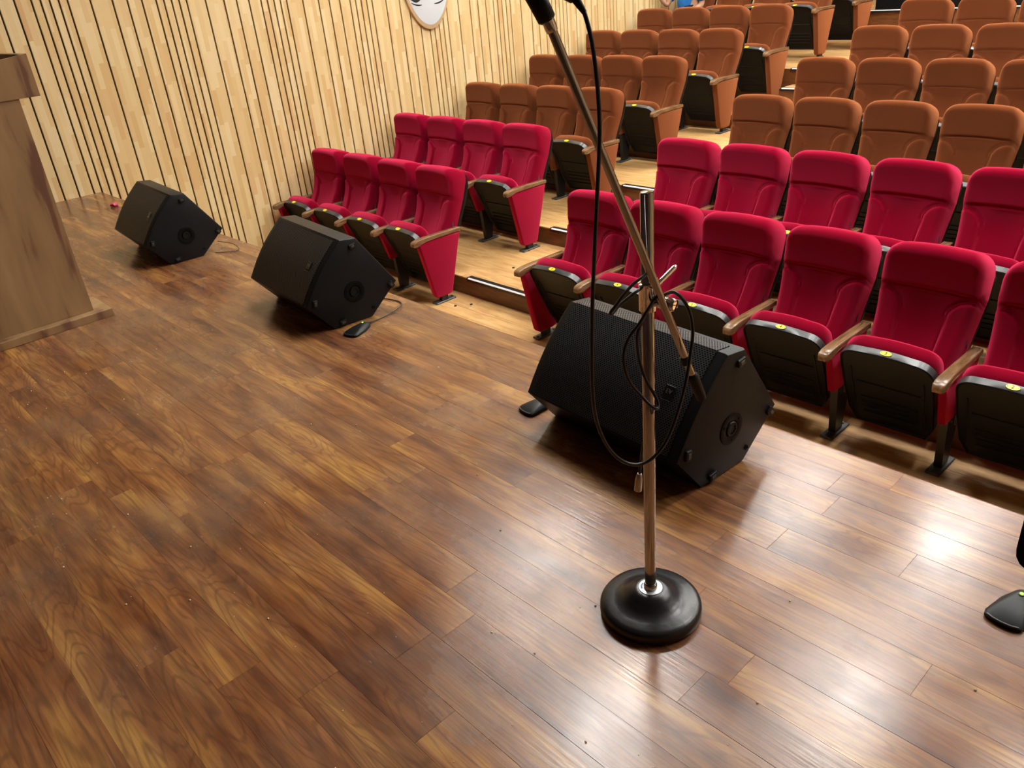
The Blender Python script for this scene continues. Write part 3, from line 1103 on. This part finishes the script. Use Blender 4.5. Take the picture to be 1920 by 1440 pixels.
# music stand: only the lower corner of its black desk reaches into the frame
mroot = empty('music_stand', (.13, -1.30, 0))
tag(mroot, 'black music stand whose desk corner shows at the right edge of the photo', 'music stand')
corner = at(1897, 1062, .85)
ex = Vector((.985, .17, 0)).normalized()
ez = at(1921, 905, .835) - corner; ez = (ez - ex * ez.dot(ex)).normalized()
en = ex.cross(ez)
MO = Vector(mroot.location)
def desk_pt(a_, b_, c_): return corner + ex * a_ + ez * b_ + en * c_ - MO
bm = bmesh.new()
outl_ = []
for cx_, cz_, a0 in ((.46, .33, 0), (.02, .33, 90), (.02, .02, 180), (.46, .02, 270)):
    for k in range(5):
        a_ = math.radians(a0 + 22.5 * k)
        outl_.append((cx_ + .02 * math.cos(a_), cz_ + .02 * math.sin(a_)))
loft(bm, [[desk_pt(x, z, yy) for x, z in outl_] for yy in (-.002, .002)])
obj('desk', mesh_of('music_desk', bm, M['dkplastic']), mroot)
bm = bmesh.new()
loft(bm, [[desk_pt(x, z, yy) for x, yy, z in ((.02, .002, .0), (.46, .002, .0), (.46, .055, .0), (.02, .055, .0))] for z in (.0, )] + [[desk_pt(x, .003, yy) for x, yy in ((.02, .002), (.46, .002), (.46, .055), (.02, .055))]])
obj('ledge', mesh_of('music_ledge', bm, M['dkplastic']), mroot)
pc = desk_pt(.24, .10, -.012)
bm = bmesh.new()
tube(bm, [(pc.x, pc.y, .12), (pc.x, pc.y, pc.z)], .009, 14)
obj('pole', mesh_of('music_pole', bm, M['iron'], 50), mroot)
for k in range(3):
    a_ = .5 + k * 2.094
    bm = bmesh.new()
    tube(bm, [(pc.x, pc.y, .22), (pc.x + .10 * math.cos(a_), pc.y + .10 * math.sin(a_), .14), (pc.x + .24 * math.cos(a_), pc.y + .24 * math.sin(a_), .008)], .007, 10)
    obj('leg', mesh_of('music_leg', bm, M['iron'], 50), mroot)

# ------------------------------------------------------------------ microphone cable, coiled on the clamp
croot = empty('microphone_cable', (B1[0], B1[1], .4))
tag(croot, 'long black microphone cable looped around the clamp of the boom stand', 'cable')
CO = Vector(croot.location)
main = [(1083, -2, 1.235), (1095, 22, 1.24), (1108, 70, 1.25), (1117, 130, 1.265), (1123, 200, 1.285), (1124, 270, 1.31), (1120, 360, 1.34), (1115, 470, 1.385), (1111, 570, 1.425),
        (1110, 680, 1.475), (1113, 755, 1.515), (1124, 806, 1.55), (1145, 845, 1.575), (1170, 866, 1.59), (1197, 871, 1.60), (1222, 860, 1.60), (1245, 834, 1.595), (1262, 798, 1.59),
        (1276, 755, 1.585), (1287, 712, 1.585), (1295, 662, 1.59), (1299, 625, 1.59), (1294, 588, 1.585), (1281, 562, 1.58), (1264, 548, 1.575), (1248, 552, 1.60), (1232, 562, 1.60), (1222, 570, 1.57)]
loopA = [(1234, 545, 1.575), (1226, 562, 1.55), (1212, 585, 1.545), (1198, 608, 1.55), (1180, 632, 1.56), (1170, 660, 1.57), (1171, 690, 1.58), (1182, 718, 1.59), (1203, 743, 1.60), (1222, 762, 1.60), (1232, 766, 1.605),
         (1234, 756, 1.61), (1226, 738, 1.61), (1212, 714, 1.60), (1201, 684, 1.59), (1195, 650, 1.575), (1196, 622, 1.56), (1206, 598, 1.555), (1220, 574, 1.56)]
loopB = [(1222, 503, 1.555), (1208, 517, 1.55), (1188, 532, 1.545), (1170, 552, 1.54), (1154, 574, 1.54), (1145, 586, 1.545), (1148, 588, 1.55), (1160, 574, 1.56), (1180, 557, 1.565), (1200, 542, 1.575), (1222, 530, 1.63)]
tailp = [(1226, 762, 1.66), (1214, 800, 1.80), (1204, 845, 1.84), (1200, 880, 1.86), (1199, 895, 1.865)]
bm = bmesh.new()
for path, rr in ((main, .0036), (loopA, .0034), (loopB, .0034), (tailp, .0034)):
    tube(bm, [q - CO for q in spline([at(*q) for q in path], 6)], rr, 10)
obj('lead', mesh_of('mic_cable', bm, M['cable'], 70), croot)
bm = bmesh.new()
pa, pb = at(1199, 888, 1.862) - CO, at(1196, 919, 1.885) - CO
tube(bm, [pa, pa.lerp(pb, .1), pa.lerp(pb, .35), pb], [.005, .0068, .0085, .0092], 16)
obj('plug', mesh_of('plug', bm, M['plug'], 50), croot)
bm = bmesh.new()
st0 = at(1078, -4, 1.235) - CO
st1 = at(1096, 24, 1.24) - CO
tube(bm, [st0, st0.lerp(st1, .5), st1], [.0075, .006, .0042], 12)
obj('strain_relief', mesh_of('strain_relief', bm, M['rubber'], 50), croot)

# ------------------------------------------------------------------ lectern
LX = -4.38
root = empty('lectern', (LX, -1.11, 0))
tag(root, 'brown wood veneer lectern on a plinth at the left edge', 'lectern')
bm = bmesh.new()
box(bm, -.62, .060, -.62, .075, 0, .040, .002)
obj('plinth', mesh_of('plinth', bm, M['lect']), root)
bm = bmesh.new()
box(bm, -.56, 0, -.50, 0, .040, 1.088, .0015)
obj('body', mesh_of('lectern_body', bm, M['lect']), root)
bm = bmesh.new()
HB, HF, YB, YF = 1.085, 1.085, -.56, .090
# tray with a sloping rim: two sides, front and back boards
def sloped_board(x0, x1, ya, yb):
    zt = lambda yy: 1.268 + (yy - .09) * .12
    loft(bm, [[Vector((x0, ya, HB)), Vector((x0, yb, HB)), Vector((x0, yb, zt(yb))), Vector((x0, ya, zt(ya)))],
              [Vector((x1, ya, HB)), Vector((x1, yb, HB)), Vector((x1, yb, zt(yb))), Vector((x1, ya, zt(ya)))]])
sloped_board(-.018, .006, YB, YF)
hd = obj('side_board', mesh_of('side_board', bm, M['lect']), root)
bm = bmesh.new(); sloped_board(-.60, -.576, YB, YF)
obj('side_board', mesh_of('side_board', bm, M['lect']), root)
bm = bmesh.new(); sloped_board(-.576, -.018, YF - .020, YF)
obj('front_board', mesh_of('front_board', bm, M['lect']), root)
bm = bmesh.new(); sloped_board(-.576, -.018, YB, YB + .02)
obj('back_board', mesh_of('back_board', bm, M['lect']), root)
bm = bmesh.new()
loft(bm, [[Vector((xx, YB + .02, 1.11)), Vector((xx, YF - .02, 1.17)), Vector((xx, YF - .02, 1.185)), Vector((xx, YB + .02, 1.125))] for xx in (-.576, -.018)])
obj('desk_board', mesh_of('desk_board', bm, M['stage_face']), root)

# ------------------------------------------------------------------ face mask on the wall
MX, MY, MZT, MZB = WALL_X + .001, 3.82, 1.95, .89
root = empty('wall_mask', (MX, MY, MZB))
tag(root, 'white oval face mask panel with wooden rim hung on the slatted wall', 'wall decoration')
def mask_outline(s, n=48):
    pts = []
    for k in range(n):
        a_ = 2 * math.pi * k / n
        yy = math.sin(a_)
        zz = -math.cos(a_)
        w = .335 * (1 - .10 * max(0, -zz))
        ctr = .53
        pts.append((w * yy * s, ctr + .53 * zz * s))
    return pts
bm = bmesh.new()
loft(bm, [[Vector((xx, a_, b_)) for a_, b_ in mask_outline(s)] for s, xx in ((1.0, 0), (1.0, .028), (.985, .032))])
obj('rim', mesh_of('mask_rim', bm, M['maskrim'], 40), root)
bm = bmesh.new()
loft(bm, [[Vector((xx, a_, b_)) for a_, b_ in mask_outline(s)] for s, xx in ((.92, .030), (.92, .034), (.905, .037))])
obj('face_panel', mesh_of('mask_face', bm, M['mask'], 40), root)
def stroke(name, pts, w):
    bm = bmesh.new()
    n = len(pts)
    up, dn = [], []
    for i, (a_, b_) in enumerate(pts):
        q = .35 + .65 * math.sin(math.pi * i / (n - 1))
        up.append((a_, b_ + w * q)); dn.append((a_, b_ - w * q))
    o_ = up + dn[::-1]
    loft(bm, [[Vector((xx, a_, b_)) for a_, b_ in o_] for xx in (.0365, .0385)])
    obj(name, mesh_of(name, bm, M['ink']), root)
for s in (-1, 1):
    cy = -.015 + s * .155
    stroke('eye', [(cy - .075 + .015 * k, .318 - .022 * math.sin(math.pi * k / 10)) for k in range(11)], .020)
    stroke('eyelid_line', [(cy - .07 + .014 * k, .262 - .010 * math.sin(math.pi * k / 10) + s * (k - 5) * .003) for k in range(11)], .008)
    stroke('eyebrow', [(cy - .09 + .018 * k, .56 + .04 * math.sin(math.pi * k / 10)) for k in range(11)], .012)

# ------------------------------------------------------------------ small things lying about
bm = bmesh.new()
bmesh.ops.create_icosphere(bm, subdivisions=2, radius=.030)
for v in bm.verts:
    v.co *= random.uniform(.75, 1.25)
    v.co.z = max(-.012, v.co.z * .6)
tag(obj('wrapper', mesh_of('wrapper', bm, M['pink']), None, (-6.90, -.12, .012)), 'small crumpled pink wrapper on the stage behind the farthest monitor', 'wrapper')
bm = bmesh.new()
box(bm, -.14, .14, -.10, .10, 0, .012, .003)
tag(obj('cardboard_sheet', mesh_of('cardboard_sheet', bm, M['cream']), None, (-5.02, 6.62, ROW_Z[6] + .001), (0, 0, .5)), 'cream cardboard piece on the floor under the sixth row end seat', 'cardboard')
for i, (x, y, r_) in enumerate(((-4.93, 1.82, 1), (-4.95, 2.35, 2), (-5.02, 1.72, 1))):
    bm = bmesh.new()
    bmesh.ops.create_icosphere(bm, subdivisions=1, radius=.014)
    for v in bm.verts: v.co.z = max(-.004, v.co.z * .5)
    tag(obj('litter_scrap', mesh_of('litter_scrap', bm, M['ink']), None, (x, y, ROW_Z[r_] + .004)), 'tiny dark scrap on the aisle floor, %s' % ('nearest the front step', 'beside the second row end seat', 'by the front row end seat')[i], 'litter', 'dark scraps in the aisle')

bm = bmesh.new()
for k in range(150):
    cx_, cy_ = random.uniform(-3.8, .4), random.uniform(-1.9, -.66)
    rr_ = random.choice((.0012, .0015, .0018, .003))
    bmesh.ops.create_icosphere(bm, subdivisions=1, radius=rr_, matrix=Matrix.Translation((cx_, cy_, rr_ * .6)))
tag(obj('crumbs', mesh_of('crumbs', bm, M['cream'])), 'tiny pale crumbs scattered across the stage floor', 'crumbs', kind='stuff')

# ------------------------------------------------------------------ person in a blue shirt in the seventh row
def skin_mesh(name, verts, edges, mat, sub=2):
    me = bpy.data.meshes.new(name)
    me.from_pydata([v[0] for v in verts], edges, [])
    o = bpy.data.objects.new(name, me)
    COL.objects.link(o)
    md = o.modifiers.new('skin', 'SKIN')
    md.use_smooth_shade = True
    for i, v in enumerate(verts):
        r_ = v[1]
        me.skin_vertices[0].data[i].radius = r_ if isinstance(r_, tuple) else (r_, r_)
    me.skin_vertices[0].data[0].use_root = True
    sb = o.modifiers.new('sub', 'SUBSURF'); sb.levels = sub; sb.render_levels = sub
    bpy.context.view_layer.update()
    out = bpy.data.meshes.new_from_object(o.evaluated_get(bpy.context.evaluated_depsgraph_get()))
    bpy.data.objects.remove(o)
    out.name = name
    out.materials.clear(); out.materials.append(mat)
    return out


PX, PY, PZ = L0 + .5 * P, ROW_Y[7], ROW_Z[7]
def V(x, y, z): return (PX + x - (PX), y, z)
root_loc = (PX, PY, PZ)
bv = [((0, .06, .56), .13), ((0, .08, .75), (.13, .10)), ((0, .07, .93), (.15, .10)), ((0, .05, 1.04), (.07, .06)), ((0, .03, 1.10), .05), ((0, .0, 1.19), (.072, .085)), ((0, .0, 1.28), (.065, .08)),
      ((-.20, .05, .96), .055), ((-.270, -.09, .672), .038), ((-.345, -.26, .88), .028), ((-.345, -.30, .95), .030),
      ((.19, .05, .98), .055), ((.20, .06, .66), .042), ((.13, -.15, .565), .030), ((.09, -.22, .56), .030),
      ((-.10, .0, .54), .085), ((-.12, -.40, .53), .060), ((-.12, -.43, .08), .042), ((-.12, -.52, .045), .035),
      ((.10, .0, .54), .085), ((.12, -.40, .53), .060), ((.12, -.43, .08), .042), ((.12, -.52, .045), .035)]
be = [(0, 1), (1, 2), (2, 3), (3, 4), (4, 5), (5, 6), (2, 7), (7, 8), (8, 9), (9, 10), (2, 11), (11, 12), (12, 13), (13, 14), (0, 15), (15, 16), (16, 17), (17, 18), (0, 19), (19, 20), (20, 21), (21, 22)]
person = obj('person', skin_mesh('person_body', bv, be, M['skin']), None, root_loc)
tag(person, 'person in a blue shirt seated by the slatted wall, elbow on the armrest', 'person')
# fingers on the raised and resting hand
bm = bmesh.new()
for hx, hy, hz, dx, dy, dz in ((-.345, -.30, .95, 0, -.35, .93), (.09, -.22, .56, -.25, -.95, -.1)):
    d_ = Vector((dx, dy, dz)).normalized()
    sd = d_.cross(Vector((1, 0, 0))).normalized() if abs(d_.x) < .2 else d_.cross(Vector((0, 0, 1))).normalized()
    for k in range(4):
        b0 = Vector((hx, hy, hz)) + sd * (k - 1.5) * .018
        ln = (.062, .074, .070, .055)[k]
        cu = sd.cross(d_)
        tube(bm, [b0, b0 + d_ * ln * .5 + cu * .004, b0 + d_ * ln * .85 + cu * .014, b0 + d_ * ln + cu * .024], [.009, .0085, .0075, .005], 8)
    b0 = Vector((hx, hy, hz)) - sd * .03 - d_ * .02
    tube(bm, [b0, b0 - sd * .016 + d_ * .022, b0 - sd * .018 + d_ * .050], [.011, .0095, .006], 8)
obj('fingers', mesh_of('fingers', bm, M['skin'], 60), person)
sv = [((-.03, .06, .53), (.165, .14)), ((-.04, .06, .75), (.17, .13)), ((0, .07, .94), (.175, .12)), ((0, .055, 1.03), (.095, .08)),
      ((-.20, .05, .965), .075), ((-.258, -.055, .715), .064), ((.19, .05, .985), .075), ((.20, .05, .70), .064)]
obj('shirt', skin_mesh('shirt', sv, [(0, 1), (1, 2), (2, 3), (2, 4), (4, 5), (2, 6), (6, 7)], M['blue']), person)
tv = [((0, .06, .53), .135), ((-.10, .0, .535), .098), ((-.12, -.40, .53), .074), ((-.12, -.43, .14), .058), ((.10, .0, .535), .098), ((.12, -.40, .53), .074), ((.12, -.43, .14), .058)]
obj('trousers', skin_mesh('trousers', tv, [(0, 1), (1, 2), (2, 3), (0, 4), (4, 5), (5, 6)], M['denim']), person)
bm = bmesh.new()
bmesh.ops.create_uvsphere(bm, u_segments=16, v_segments=10, radius=1)
for v in bm.verts: v.co = Vector((v.co.x * .090, .018 + v.co.y * .105, 1.255 + v.co.z * .095))
bmesh.ops.delete(bm, geom=[v for v in bm.verts if v.co.y < -.045 and v.co.z < 1.27 or v.co.z < 1.19], context='VERTS')
obj('hair', mesh_of('hair', bm, M['hair'], 60), person)
bm = bmesh.new()
for s in (-1, 1):
    bmesh.ops.create_uvsphere(bm, u_segments=8, v_segments=6, radius=.011, matrix=Matrix.Translation((s * .031, -.078, 1.235)))
obj('eyes', mesh_of('eyes', bm, M['ink'], 60), person)
bm = bmesh.new()
loft(bm, [ring((0, -.080, 1.235), .006, 8, (0, -.3, -1)), ring((0, -.096, 1.205), .011, 8, (0, -.3, -1)), ring((0, -.082, 1.198), .010, 8, (0, -.3, -1))])
for s in (-1, 1):
    bmesh.ops.create_uvsphere(bm, u_segments=8, v_segments=6, radius=.02, matrix=Matrix.Translation((s * .078, .0, 1.225)) @ Matrix.Diagonal((.4, .8, 1.4, 1)))
obj('nose_and_ears', mesh_of('nose_and_ears', bm, M['skin'], 60), person)
